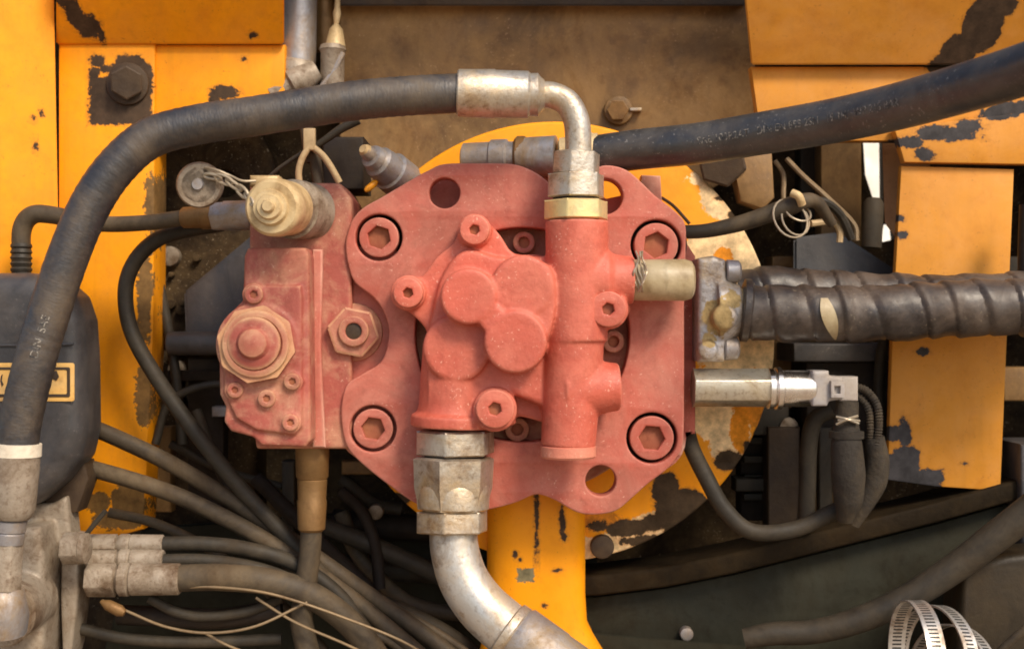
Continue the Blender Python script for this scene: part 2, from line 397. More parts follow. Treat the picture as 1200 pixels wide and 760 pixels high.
# ---- left yellow frame
CH = (.060, .036, .020)
yl = mat('yellow_frame_left', YEL, .5, grime=.24, gscale=7, gcol=(.66,.44,.25), var=.10, spec=.25, dust=(.70, .26, .03), dustamt=.4, speck=(.3, .08, .02), speckamt=.5, bump=.12, streak=.25,
   layers=[(CH, [(88, 8, 8, 12), (97, 22, 10, 14), (110, 36, 15, 12), (122, 44, 5, 8), (114, 72, 9, 7), (125, 81, 9, 5), (111, 86, 6, 8), (140, 95, 14, 26), (141, 118, 37, 28, 'b'), (155, 90, 24, 26), (146, 78, 14, 14), (120, 108, 14, 14, 'b'), (262, 107, 17, 8), (250, 112, 6, 9), (49, 144, 3, 4), (56, 137, 2, 3), (51, 175, 2, 5), (285, 68, 3, 3), (298, 44, 4, 3)], 150, .5, 60),
           ((.20, .11, .035), [(178, 245, 9, 42), (170, 350, 8, 60), (168, 460, 9, 40), (150, 590, 20, 25), (115, 590, 16, 12), (135, 610, 30, 12)], 150, 1.1, 30)])
t = thing('yellow_side_frame', 'yellow painted steel side frame with flaked corner and dark bolt', 'machine frame', P(120, 600, 150))
finish('column', slab([(68, 50), (182, 40), (180, 380), (168, 620), (96, 640), (68, 640)], [], 150, 210, 4), yl, t)
finish('side_plate', quad_prism([(-160, -60, 40), (62, -60, 128), (69, 300, 138), (72, 700, 138), (-160, 700, 40)], [(-160, -60, 60), (62, -60, 150), (69, 300, 158), (72, 700, 158), (-160, 700, 60)], 1.5), yl, t)
finish('cross_panel', slab([(176, 52), (334, 52), (334, 108), (300, 150), (176, 168)], [], 156, 175, 3), yl, t)
finish('top_beam', quad_prism([(66, -70, 50), (333, -70, 50), (333, 52, 146), (66, 52, 146)], [(66, -70, 90), (333, -70, 90), (333, 52, 175), (66, 52, 175)], 2), yl, t)
b = finish('frame_bolt', cyl(149, 98, 25, 145, 150, None, 2), 'rust', t)
finish('bolt_head', hexnut((148, 97, 130), (148, 97, 145), 20, ph=.5), 'rust', b)

# ---- brown bracket plate
t = thing('brown_bracket_plate', 'rusty brown bracket plate with one small bolt, behind the crimped hose elbow', 'bracket', P(640, 190, 260))
finish('plate', quad_prism([(398, -60, 225), (868, -60, 225), (898, 185, 250), (640, 330, 255), (470, 330, 255), (415, 230, 252), (398, 160, 250)],
   [(398, -60, 245), (868, -60, 245), (898, 185, 270), (640, 330, 275), (470, 330, 275), (415, 230, 272), (398, 160, 270)], 1.5), 'brown', t)
finish('upper_lip', quad_prism([(396,-60,200),(872,-60,200),(874,7,206),(396,7,206)], [(396,-60,224),(872,-60,224),(874,7,232),(396,7,232)], 2), 'rust', t)  # lip in shadow, with the shade put into its dark brown colour
b = finish('bolt_washer', cyl(725, 129, 17, 236, 243, None, 2), 'brown', t); finish('bolt_head', hexnut((724, 129, 224), (724, 129, 236), 13), 'brown', b)
finish('small_tab', box(738, 126, 752, 130, 232, 245, 1), 'steel', t)

# ---- top right beam, right column
yr = mat('yellow_frame_right', (.64, .265, .030), .5, grime=.3, gscale=7, gcol=(.64,.46,.3), var=.14, spec=.25, dust=(.66, .32, .10), dustamt=.35, bump=.12, streak=.12, speck=(.2, .07, .02), speckamt=.4,
   layers=[(CH, [(1150, 30, 24, 30), (1128, 58, 22, 18), (1170, 10, 16, 12), (1108, 70, 12, 8)], 90, .5),
           ((.05, .045, .045), [(1060, 168, 18, 7), (1080, 182, 12, 8), (1110, 158, 35, 8, 'b'), (1130, 150, 15, 10), (1170, 132, 20, 10), (1190, 126, 18, 8, 'b')], 120, .9),
           ((.055, .052, .055), [(1053, 256, 5, 4), (1057, 275, 6, 5), (1046, 508, 10, 9), (1060, 508, 7, 18), (1062, 532, 16, 10), (1056, 552, 22, 20, 'b'), (1080, 566, 24, 16, 'b'), (1082, 412, 8, 4), (1131, 543, 4, 2)], 118, .7)])
t = thing('yellow_right_frame', 'yellow painted steel frame on the right, paint flaked beneath the thick hose', 'machine frame', P(1110, 570, 120))
finish('top_beam', quad_prism([(866, -70, 30), (1300, -70, 30), (1300, 76, 112), (880, 76, 112)], [(866, -70, 60), (1300, -70, 60), (1300, 76, 150), (880, 76, 150)], 2), yr, t)
finish('upper_panel', slab([(880, 78), (1300, 78), (1300, 165), (892, 165)], [], 128, 150, 2), yr, t)
finish('shelf_plate', slab([(1048, 150), (1300, 120), (1300, 194), (1060, 190)], [], 108, 126, 2), yr, t)
finish('column', slab([(1056, 194), (1189, 198), (1173, 575), (1098, 570), (1040, 562), (1046, 380)], [], 118, 132, 2.5), yr, t)

# ---- big yellow round housing and pedestal
yd = mat('yellow_housing', YEL, .5, grime=.24, gscale=7, gcol=(.66,.44,.25), var=.10, spec=.25, dust=(.75, .33, .05), dustamt=.3, bump=.15, speck=(.25, .1, .02), speckamt=.3,
   layers=[((.84, .60, .32), [(858, 228, 40, 34), (885, 270, 44, 60), (835, 290, 30, 24), (825, 208, 16, 8), (900, 330, 40, 40), (870, 410, 60, 30), (835, 470, 34, 44), (880, 420, 40, 30), (790, 620, 55, 22), (745, 640, 45, 22), (690, 650, 20, 20), (870, 500, 10, 60), (850, 520, 16, 24)], 110, 1.3, 26),
           ((.72, .26, .02), [(888, 470, 18, 36), (868, 500, 12, 30), (848, 300, 10, 10), (700, 608, 30, 10)], 110, 1.0, 50),
           ((.060, .038, .020), [(800, 600, 34, 28), (780, 575, 16, 22), (845, 600, 30, 18), (735, 618, 26, 10), (765, 612, 14, 10), (760, 633, 30, 6), (700, 616, 14, 6), (888, 510, 6, 12), (878, 525, 6, 8), (855, 540, 16, 12), (862, 252, 8, 5), (884, 262, 10, 6), (850, 232, 12, 4), (897, 240, 8, 10), (905, 285, 8, 12), (470, 585, 12, 10), (505, 610, 16, 8)], 110, .9, 50)])
t = thing('round_yellow_housing', 'large round yellow housing with peeling paint behind the red flange', 'housing', P(650, 657, 120))
finish('housing_disc', slab(circ(650, 400, 258, 120), [], 110, 170, 4, None, 2), yd, t)
finish('drum', cyl(650, 400, 225, 172, 330, None, 4, n=80), 'grime', t)
finish('housing_bolt', cyl(706, 641, 14, 98, 110, None, 3), 'rust', t)
finish('housing_bolt', hexnut((846,190,94), (846,190,112), 30, ph=.3), 'rust', t)
yp = mat('yellow_pedestal', YEL, .45, grime=.24, gscale=7, gcol=(.66,.44,.25), var=.08, spec=.25, dust=(.85, .32, .02), dustamt=.25, bump=.12, speck=(.3, .1, .02), speckamt=.4,
   layers=[(CH, [(629, 612, 2.2, 30, 'b'), (659, 610, 3.5, 18), (661, 630, 4, 5), (604, 650, 3, 4), (609, 656, 2, 2), (638, 710, 3, 2.5), (652, 669, 4, 2)], 62, .25, 90), ((.20, .17, .09), [(616, 674, 10, 8, 'b')], 62, .25, 60)])
bm = bmesh.new(); rows = [(560, 570, 688), (600, 570, 688), (700, 570, 688), (735, 569, 690), (752, 566, 698), (775, 560, 712), (830, 545, 735)]
rings = []
for y, x0, x1 in rows:
    rr = []; cx = (x0+x1)/2; hw = (x1-x0)/2
    for i in range(48):
        a = 2*PI*i/48; ca, sa = math.cos(a), math.sin(a)
        sx = math.copysign(abs(ca)**.55, ca); sy = math.copysign(abs(sa)**.8, sa)
        rr.append(bm.verts.new(P(cx, y, 62)+Vector((sx*hw*sc(62), (42+sy*38)*S-.0*S, 0))))
    rings.append(rr)
for a, b in zip(rings, rings[1:]):
    for i in range(48): bm.faces.new((a[i], a[(i+1) % 48], b[(i+1) % 48], b[i]))
tag(finish('yellow_pedestal', bm, yp, base=P(630, 760, 100)), 'yellow painted post with small paint chips under the red flange', 'post')

# ------------------------------------------------------------------ the red motor
mo = thing('hydraulic_motor', 'dusty red hydraulic motor with big four-bolt flange', 'hydraulic motor', P(610, 600, 20))
out = [(600,192),(563,191),(521,192),(503,199),(484,209),(447,231),(426,243),(413,257),(406,277),(405,292),(408,311),(416,331),(437,348),(449,364),(455,382),(455,398),(447,423),(426,437),(408,449),(401,467),(400,492),(406,522),(424,543),(458,570),(488,590),(520,600),(560,599),(600,590),(624,580),(636,580),(653,587),(668,596),(684,602),(706,602),(724,597),(742,582),(760,566),(780,551),(794,535),(801,516),(802,440),(802,350),(804,285),(803,263),(794,250),(768,229),(747,209),(734,199),(718,194),(703,195),(692,206),(680,232),(664,234),(650,222),(639,210),(622,199)]
big = [(444,278,27.5),(437,502,27.5),(769,287,30),(764,513,30)]
holes = [circ(x, y, r, 40) for x, y, r in big]+[circ(521,226,18), circ(709,230,21), circ(704,563,18), circ(612,392,126,64)]
finish('flange_plate', slab(smooth2(out, 4), holes, 0, 30, 2.5, None, 2), 'red', mo)
for x, y, r in big:
    socket_bolt(x, y, r-4.2, 2, mo, 'red', 24, (r-4)*.60, ph=random.random(), name='flange_bolt')
# bottoms of the counterbores
for x, y, r in big: finish('bolt_seat', cyl(x, y, r+6, 31, 40, None, .5), 'black', mo)
rb = [(478,214),(505,202),(600,200),(660,238),(700,235),(745,225),(790,262),(815,300),(816,380),(815,508),(770,512),(700,545),(660,560),(560,570),(500,560),(440,520),(420,400),(440,260)]
finish('rear_flange', slab(rb, [circ(x,y,r+7,24) for x,y,r in big[2:]]+[circ(x,y,r+7,24) for x,y,r in big[:2]][:0], 41, 68, 3), 'red', mo)
finish('housing_barrel', cyl(608, 392, 190, 70, 109, None, 4, n=64), 'redpin', mo)
finish('recessed_face', cyl(612, 392, 132, 31, 40, None, 1, n=64), 'redpin', mo)
for x, y, r in ((614,284,13),(719,400,13),(606,503,14)):
    socket_bolt(x, y, r, 12, mo, 'redpin', 19, r*.5, name='recess_screw', round_=True)
# left shoulder of housing behind the plate, carrying the hex plug
sh = smooth2([(398,290),(430,290),(470,300),(480,400),(470,520),(440,540),(408,530),(388,490),(376,440),(373,390),(380,335)], 4)
finish('shoulder', slab(sh, [], 22, 108, 4, None, 2), 'red', mo)
pl = finish('hex_plug', hexnut((414,389,-2), (414,389,20), 31, ph=.2), 'redpin', mo)
finish('plug_ring', slab(circ(414,388,18), [circ(414,388,9.5,24)], -9, 0, 2, None, 2), 'redpin', pl)
finish('plug_hole', cyl(414,388,10,-6,-2,None,.3), 'rust', pl)
finish('plug_washer', cyl(414,389,34,16,24,None,2), 'redpin', mo)
finish('upper_lug', slab([(752,205),(774,206),(776,238),(770,240),(750,222)], [], 60, 90, 2), 'red', mo)

# cast cover
cv = bmesh.new()
slab(smooth2([(540,264),(556,252),(574,262),(588,278),(603,297),(640,300),(700,330),(735,350),(735,372),(700,395),(690,480),(655,500),(634,494),(606,488),(596,500),(500,498),(496,440),(500,400),(498,384),(480,366),(461,352),(460,334),(476,322),(494,324),(511,302),(532,284)], 3), [], -28, 8, 2, cv)
cyl(556,270,20,-34,6,cv,2); cyl(478,343,21,-34,6,cv,2); cyl(713,362,24,-66,6,cv,2); cyl(580,480,26,-66,6,cv,2)
cyl(549,347,33.5,-86,0,cv,4)
slab([(540,352),(556,325),(600,375),(626,398),(585,424),(568,388)], [], -85, 0, 3, cv)
cyl(613,336,38,-82,0,cv,5); cyl(604,400,37.5,-86,0,cv,4)
slab(smooth2([(549,320),(578,322),(613,302),(645,312),(652,345),(648,380),(636,408),(604,430),(578,414),(566,384),(552,374),(524,350)],3), [], -80, 0, 4, cv)
cyl(535,408,40,-63,0,cv,5)
slab([(500,400),(520,372),(560,380),(640,380),(640,478),(600,462),(560,480),(500,480)], [], -54, 0, 6, cv)
slab(smooth2([(546,292),(580,300),(620,305),(640,320),(640,400),(560,420),(505,400),(508,360),(520,318)],3), [], -44, 0, 5, cv)
pxl((535,392,-22), (531,500,-22), [(0,34),(.1,39),(.75,41),(.84,43),(.88,50),(1,50)], 40, cv)
pxl((676,259,-48), (676,400,-48), [(0,37),(1,36)], 40, cv)
pxl((674,385,-46), (666,522,-46), [(0,36),(.1,35),(.5,34),(1,32)], 40, cv)
pxl((680,328,-42), (742,328,-42), [(0,40),(.5,38),(.62,31),(.8,29),(1,28)], 32, cv)
pxl((660,455,-44), (725,453,-40), [(0,38),(.6,33),(.85,29),(1,28)], 32, cv)
slab([(610,300),(680,300),(680,500),(640,500),(625,440)], [], -50, 0, 5, cv)
finish('end_plug', pxl((666,519,-46), (666,536,-46), [(0,28),(.12,30),(.2,32.5),(.85,32.5),(1,30.5)], 40), 'redcast', mo)
finish('cast_cover', remesh(cv, 1.5, 11), 'redcast', mo, ang=60)
for x, y, r in ((556,269,17.5),(478,343,17.5),(713,362,21),(580,479,22.5)):
    socket_bolt(x, y, r, -78 if y > 350 else -50, mo, 'redcast', 18, r*.36, name='cover_screw', round_=False)

# ------------------------------------------------------------------ left valve block
vb = thing('valve_block', 'dusty red valve block with octagonal cap, left of the big flange', 'valve block', P(330, 525, 30))
finish('rear_body', remesh(slab([(292,214),(398,214),(412,232),(412,526),(300,526),(292,470)], [], 6, 108, 4, None, 2), 2.2, 4), 'redpin', vb)
finish('seam_plate', slab([(366,292),(378,292),(377,350),(376,400),(378,460),(381,524),(366,524)], [], -6, 4, 3, None, 2), 'red', vb)
fb = bmesh.new()
slab([(290,290),(358,290),(362,300),(364,516),(358,524),(306,522),(296,512),(270,505),(262,494),(264,476),(257,462),(256,388),(264,372),(284,352),(286,300)], [], -44, 4, 4, fb, 2)
slab([(288,334),(352,334),(354,346),(354,500),(345,510),(300,504),(276,490),(262,460),(262,392),(286,368)], [], -50, 0, 3, fb)
cyl(302,404,50,-52,0,fb,3)
for x, y, r in ((297,345,14),(275,457,13),(312,467,14),(342,447,13),(340,495,13)): cyl(x, y, r, -52, 0, fb, 2)
finish('front_cover', remesh(fb, 1.5, 5), 'redpin', vb, ang=60)
oc = finish('octagonal_cap', hexnut((300,403,-61), (302,404,-50), 46, n=8, ph=.2), mat('cap_paint', (.40, .095, .06), .6, dust=(.55, .32, .16), dustamt=.6, dscale=26, edge=(.75, .52, .25), bump=.4), vb)
finish('cap_ring', lathe(P(300,403,-64), -Y, [(0, 38*S), (4*S, 37*S), (5*S, 34*S), (5*S, 31*S), (3*S, 29*S), (0, 28*S)], 40), 'redpin', oc)
finish('cap_dome', lathe(P(298,402,-66), -Y, [(0, 30*S), (4*S, 29.5*S), (6*S, 26*S), (7*S, 19*S), (10*S, 17*S), (13*S, 15*S), (15*S, 8*S), (15.5*S, 0)], 36), 'redpin', oc)
for x, y, r in ((297,345,11),(275,457,9.5),(312,467,10.5),(342,447,10),(340,495,10)):
    socket_bolt(x, y, r, -56, vb, 'redpin', 8, r*.42, name='cover_screw')

# cream test port
cp = thing('pressure_test_port', 'cream capped pressure test port on top of the red valve block', 'test port', P(350, 250, 5))
pxa = (324,243,-70)
finish('port_cap', pxl((318,243,-92), (336,244,-40), [(0,0),(0,30),(.05,33),(.12,34),(.45,34),(.5,32),(.55,32),(1,32)], 48), 'cream', cp)
finish('port_barrel', pxl((336,244,-40), (362,248,12), [(0,31),(.2,32),(.22,35),(.55,35),(.6,32),(.8,32),(1,34)], 40), 'alu', cp)
b = finish('cap_button', pxl((313,241,-108), (318,243,-91), [(0,0),(0,6),(.15,8),(.3,8),(.32,14),(.6,16),(.62,20),(1,22)], 32), 'cream', cp)
finish('port_clip', box(292,205,326,218,-60,-30,4), 'cream', cp)

# hanging dust cap with chain
dc = thing('dust_cap', 'ring shaped dust cap hanging on a short chain beside the cream port', 'dust cap', P(236, 240, -40))
finish('cap_ring', pxl((233,217,-62), (238,216,-30), [(0,20),(0,25),(.1,27),(.3,27),(.9,25),(1,22),(.6,20),(.3,19),(0,20)], 32), 'alu', dc)
finish('cap_pin', pxl((231,216,-66), (236,216,-40), [(0,0),(0,6),(.3,9),(.6,9),(1,16)], 20), 'greysteel', dc)
finish('cap_web', pxl((236,216,-44), (238,216,-36), [(0,0),(0,21),(1,21),(1,0)], 24), 'rust', dc)
def link(c, ax, a, b, r, m='wire'):
    """one oval chain link"""
    bm = bmesh.new(); ax = ax.normalized(); sd = ax.cross(Y+Z*.6).normalized(); pts = []
    for i in range(20):
        th = 2*PI*i/20; pts.append(c+ax*math.cos(th)*a+sd*math.sin(th)*b)
    pts += pts[:2]; return sweep(pts, r, 8, bm, cap=False)
cpts = [P(*p) for p in ((243,206,-68),(256,208,-72),(269,213,-74),(279,220,-76),(289,229,-82),(296,238,-90))]
for i in range(5):
    a, b = cpts[i], cpts[i+1]
    bm = link((a+b)/2, b-a, 11*S, 5.0*S if i % 2 else 3*S, 1.9*S); finish('chain_link', bm, 'wire', dc)
finish('chain_wire', tube([(240,196,-66),(256,200,-72),(270,206,-70),(284,212,-74),(300,212,-70)], 1.6, n=8), 'wire', dc)

# ------------------------------------------------------------------ hoses
# looping hose
lh = thing('looping_hose', 'thick black hose looping from lower left to the crimped elbow on top', 'hydraulic hose', P(20, 680, -110))
pts = [(19,560,-120),(23,500,-120),(41,423,-118),(54,378,-115),(80,300,-110),(106,240,-105),(136,196,-100),(176,162,-92),(232,146,-84),(300,136,-78),(400,120,-66),(470,113,-58),(545,109,-50)]
bm = sweep(ppath(pts, 12), lambda s, th: 23.3*sc(-70)*(1+.012*math.sin(s*700)), 28)
finish('rubber_hose', bm, 'rubber', lh)
finish('crimp_ferrule', pxl((536,109,-50), (622,111,-50), [(0,22),(0,26),(.02,27.5),(.5,28.5),(.52,27.6),(.96,27.3),(1,24)], 40), 'steel', lh)
finish('ferrule_collar', pxl((619,111,-50), (638,111,-50), [(0,21),(.02,24.5),(.6,25),(.75,21),(1,17)], 32), 'steel', lh)
finish('elbow_pipe', tube([(632,111,-50),(648,112,-50),(665,121,-50),(675,140,-50),(677.5,160,-50),(677.5,186,-50)], 15.5, 8, 24), 'steel', lh)
b = hexnut((675,204,-50), (675,232,-50), 34.5, ph=.28)
finish('swivel_nut', b, 'steel', lh)
finish('nut_neck', hexnut((676,178,-50), (675,205,-50), 28.5, ph=.28), 'steel', lh)
finish('adapter_nut', hexnut((675,235,-50), (675,258,-50), 38.5, ph=.33), mat('gold_zinc', (.80, .62, .27), .4, metal=.5, dust=(.5,.42,.3), dustamt=.5, bump=.3), lh)
finish('seal_ring', pxl((675,230,-50), (675,238,-50), [(0,27),(1,27)], 24), 'black', lh)
finish('lower_ferrule', pxl((19,521,-121), (13,608,-124), [(0,23),(0,25),(.02,27.5),(.3,28),(.85,26.5),(.95,24),(1,20)], 36), 'alu', lh)
finish('white_band', pxl((19.3,519,-121), (18.6,534,-121), [(0,24),(.02,28.4),(.98,28.6),(1,24)], 36), mat('white_mark', (.78,.70,.55), .6, dust=(.5,.4,.3), dustamt=.4), lh)
finish('lower_collar', pxl((12,607,-122), (9,636,-122), [(0,17),(.08,19.5),(.5,19),(.52,17),(.6,19),(1,18)], 28), 'greysteel', lh)
finish('lower_nut', hexnut((8,636,-122), (5,690,-122), 21, ph=.4), 'alu', lh)
finish('lower_elbow', pxl((4,688,-122), (2,740,-115), [(0,18),(.1,24),(.6,30),(1,28)], 30), 'greysteel', lh)
lp = ppath(pts, 12)
text_on(lp, 23.3*sc(-70), 'DIN  SAE', 12*S, 132*S, -.42, lh, 'print')

# thick upper right hose
th_ = thing('thick_black_hose', 'thick glossy black hose rising to the upper right corner', 'hydraulic hose', P(700, 185, 45))
hp = [(690,183,48),(750,175,20),(820,168,-20),(900,155,-70),(980,141,-130),(1055,124,-200),(1130,103,-275),(1210,78,-350),(1290,46,-420)]
bm = sweep(ppath(hp, 12), 23.6*sc(20), 32); finish('rubber_hose', bm, 'smooth', th_)
finish('collar', pxl((656,186,52), (703,180,46), [(0,18),(.05,24),(.5,24),(.55,25.5),(.85,26),(.9,24.5),(1,24)], 36), 'cream', th_)
finish('crimp_ferrule', pxl((542,187,78), (652,183,54), [(0,14),(.02,19),(.30,19.5),(.32,22),(.48,22),(.5,19),(.58,19),(.6,23),(1,24)], 36), 'greysteel', th_)
finish('pinch_ring', pxl((603,184,66), (618,184,64), [(0,21),(.2,24.5),(.8,24.5),(1,21)], 32), 'brass', th_)
hpp = ppath(hp, 12)
text_on(hpp, 23.6*sc(20), 'SAE 100R2AT   DIN EN 853 2SN   19 3/4   WP 215 BAR', 11.5*S, 150*S, -.16, th_, 'print')

# bottom elbow pipe
bp_ = thing('steel_elbow_line', 'dusty steel elbow line with large hex nuts below the red motor', 'hydraulic line', P(560, 760, -50))
finish('adapter_nut', hexnut((534,503,-24), (534,532,-24), 47.5, ph=.22), 'steel', bp_)
finish('seal_gap', pxl((533,530,-24), (533,538,-24), [(0,36),(1,36)], 24), 'black', bp_)
finish('swivel_nut', pxl((532,535,-26), (531,596,-28), [(0,43),(.04,48),(.6,46.5),(.75,44),(.8,43.5),(1,42)], 6, ph=.30), 'steel', bp_)
finish('nut_flange', pxl((532,566,-27), (531,597,-28), [(0,40),(.2,42.5),(.9,42),(1,38)], 36), 'steel', bp_)
finish('lock_nut', hexnut((530,598,-28), (530,624,-30), 43.5, ph=.18), 'steel', bp_)
finish('elbow_pipe', tube([(531,618,-30),(533,645,-32),(543,678,-36),(563,708,-42),(590,733,-50),(612,750,-56)], [28,28.5,29.5,30.5,31.5,32], 8, 28), mat('pipe_zinc', (.58, .56, .52), .38, metal=.6, grime=.9, gscale=16, dust=(.62, .42, .18), dustamt=.7, dscale=12, bump=.3, speck=(.3,.25,.2), speckamt=.5), bp_)
finish('pipe_collar', pxl((592,736,-50), (604,745,-53), [(0,31),(.2,36),(.8,36.5),(1,33)], 32), 'steel', bp_)
finish('crimp_ferrule', pxl((602,743,-52), (690,806,-70), [(0,34),(.05,38),(.5,38),(.52,37),(1,38)], 36), 'greysteel', bp_)

def simple_hose(name, label, cat, pts, r, m='dusty', group=None, k=10, n=14, parts=()):
    t = thing(name, label, cat, P(*pts[-1]), group)
    finish('rubber_hose' if cat != 'cable' else 'sheath', tube(pts, r, k, n), m, t); return t
# L shaped hose at left with corrugated leg
t = simple_hose('small_bent_hose', 'small grey hose bending down to the black tank, joined at the valve block', 'hydraulic hose', [(26,345,60),(25,300,60),(26,268,60),(38,252,58),(62,252,56),(115,262,50),(170,261,44),(216,255,38)], [10.5,10.5,11,11,10.5,9.5,9.5,9.5], 'dusty')
cg = sweep(ppath([(26,345,60),(25,315,60),(25,285,60)], 14), lambda s, th: (11.6+1.0*math.sin(s*1100))*sc(60), 16); finish('corrugated_sleeve', cg, 'dusty2', t)
finish('hose_fitting', pxl((214,255,38), (252,254,32), [(0,11),(.05,12.5),(.6,13),(.62,14.5),(.9,14.5),(1,12)], 24), 'brass', t)
finish('swivel_nut', hexnut((250,254,32), (264,253,30), 18), 'greysteel', t)
finish('union_barrel', pxl((262,253,30), (296,252,24), [(0,15),(.05,17.5),(.9,17.5),(1,16)], 24), 'greysteel', t)
simple_hose('curved_thin_hose', 'thin hose curving down from behind the port past the yellow frame edge', 'hose', [(260,262,60),(215,270,64),(182,282,70),(157,308,74),(147,342,76),(154,388,76),(182,440,74),(228,505,72),(285,575,70),(345,638,70),(420,720,74),(470,800,80)], 9.3, 'dusty2')
G = 'hoses running from the black tank to the lower right'
simple_hose('tank_hose', 'upper of the two hoses leaving the black tank, going lower right', 'hose', [(100,498,90),(135,512,86),(200,543,82),(270,585,80),(345,635,82),(430,695,86),(500,745,90),(570,800,96)], 9.8, 'dusty', G)
simple_hose('tank_hose', 'lower of the two hoses leaving the black tank, going lower right', 'hose', [(70,540,70),(108,549,66),(170,567,62),(230,590,60),(310,632,62),(400,692,66),(470,748,70),(530,800,76)], 9.8, 'dusty', G)
# vertical hose beneath the block
t = thing('drain_hose', 'brown fitted hose hanging straight down from the red valve block', 'hose', P(360, 760, 30))
finish('fitting_body', pxl((366,522,30), (366,562,30), [(0,20),(.05,20),(.9,19),(1,16)], 24), 'brass', t)
finish('crimp_ferrule', pxl((366,560,30), (365,622,30), [(0,16),(.03,17.5),(.4,16.5),(.43,17.5),(.95,16),(1,13)], 24), 'brass', t)
finish('rubber_hose', tube([(365,615,30),(363,650,30),(357,695,30),(354,730,30),(364,775,30)], [12.5,12.5,13,13.5,13.5], 8, 18), 'dusty', t)
# bottom left row of fitted hoses
gr = 'hoses screwed into the alloy manifold'
rowdata = [('top', 637, 12, 9, [(190,637,30),(240,637,32),(290,643,36),(345,660,44),(400,700,56),(450,770,70)], 'dusty2', 'uppermost hose screwed into the alloy manifold at lower left'),
 ('mid', 655, 12.5, 7.5, [(188,656,20),(240,656,22),(300,665,28),(350,684,36),(400,720,46),(430,780,60)], 'dusty2', 'middle hose of three screwed into the alloy manifold at lower left'),
 ('low', 678, 20, 16, [(205,677,10),(260,676,12),(320,682,18),(370,700,26),(420,740,40),(460,800,50)], 'dusty', 'thickest lowest hose screwed into the alloy manifold at lower left')]
for nm, y, rn, rh, pts, mm, lab in rowdata:
    t = thing('manifold_hose', lab, 'hydraulic hose', P(120, y, 20), gr); d = pts[0][2]
    finish('hose_nut', hexnut((103,y,d), (137,y,d), rn+1, ph=.3), 'alu', t)
    finish('hose_collar', pxl((136,y,d), (155,y,d), [(0,rn*.7),(.1,rn*.75),(.3,rn),(.8,rn),(1,rn*.7)], 20), 'alu', t)
    xe = 192 if nm != 'low' else 212
    finish('crimp_ferrule', pxl((153,y,d), (xe,y,d), [(0,rn*.8),(.04,rn*.95),(.96,rn*.92),(1,rn*.8)], 24), 'alu', t)
    finish('rubber_hose', tube([(150,y,d)]+pts, rh, 8, 16), mm, t)
# capillary wires
gw = 'pale thin tubes crossing in the lower left'
for pts, lab in (([(120,703,-5),(150,716,-8),(195,734,-10),(245,741,-10),(300,733,-6),(360,705,10)], 'pale thin tube sagging below the thick manifold hose'),
            ([(200,690,2),(240,687,-2),(300,692,-4),(345,703,0),(400,722,6),(470,750,14),(520,780,20)], 'pale thin tube passing across the drain hose towards lower right'),
            ([(240,741,0),(270,757,-2),(320,775,0)], 'short pale tube end leaving the frame at the lower left'),
            ([(300,700,8),(345,728,2),(400,752,6),(450,775,10)], 'pale thin tube lowest behind the drain hose')):
    tag(finish('thin_tube', tube(pts, 1.7, 10, 8), 'copper', base=P(*pts[0])), lab, 'thin tube', gw)
tag(finish('brass_tip', pxl((118,704,-8), (146,718,-10), [(0,2),(.3,6.5),(.8,7),(1,4)], 16), 'brass', base=P(130,712,-8)), 'small brass tip on the sagging pale tube by the manifold', 'fitting')
for pts, r, mm, lab in (([(140,720,60),(200,722,50),(260,724,46),(330,712,50)], 12, 'black', 'black hose behind the sagging pale tube'),
      ([(360,610,200),(440,640,190),(560,700,200),(640,780,220)], 11, 'dusty2', 'dim hose deep in the bay behind the steel elbow, upper one'),
      ([(380,690,140),(430,700,140),(520,740,150),(600,800,160)], 10, 'dusty2', 'dim hose deep in the bay just left of the steel elbow'),
      ([(300,560,210),(380,640,180),(440,700,170),(500,780,170)], 9, 'black', 'black hose deep in the bay behind the drain hose'),
      ([(380,660,240),(480,668,240),(590,672,240)], 14, 'dusty2', 'level dark pipe behind the steel elbow'),
      ([(390,612,260),(480,618,262),(600,622,262)], 16, 'black', 'level black pipe under the red flange, deep in the bay'),
      ([(400,575,200),(425,600,190),(440,640,180),(445,690,170)], 7, 'black', 'thin black pipe hanging under the red flange'),
      ([(200,520,230),(260,550,225),(330,570,225)], 5, 'dusty2', 'thin dark cable behind the tank hoses'),
      ([(420,690,100),(470,716,100),(530,752,104),(580,790,110)], 5, 'dusty', 'thin dusty cable left of the steel elbow')):
    tag(finish('dark_hose', tube(pts, r, 10, 12), mm, base=P(*pts[0])), lab, 'hose')

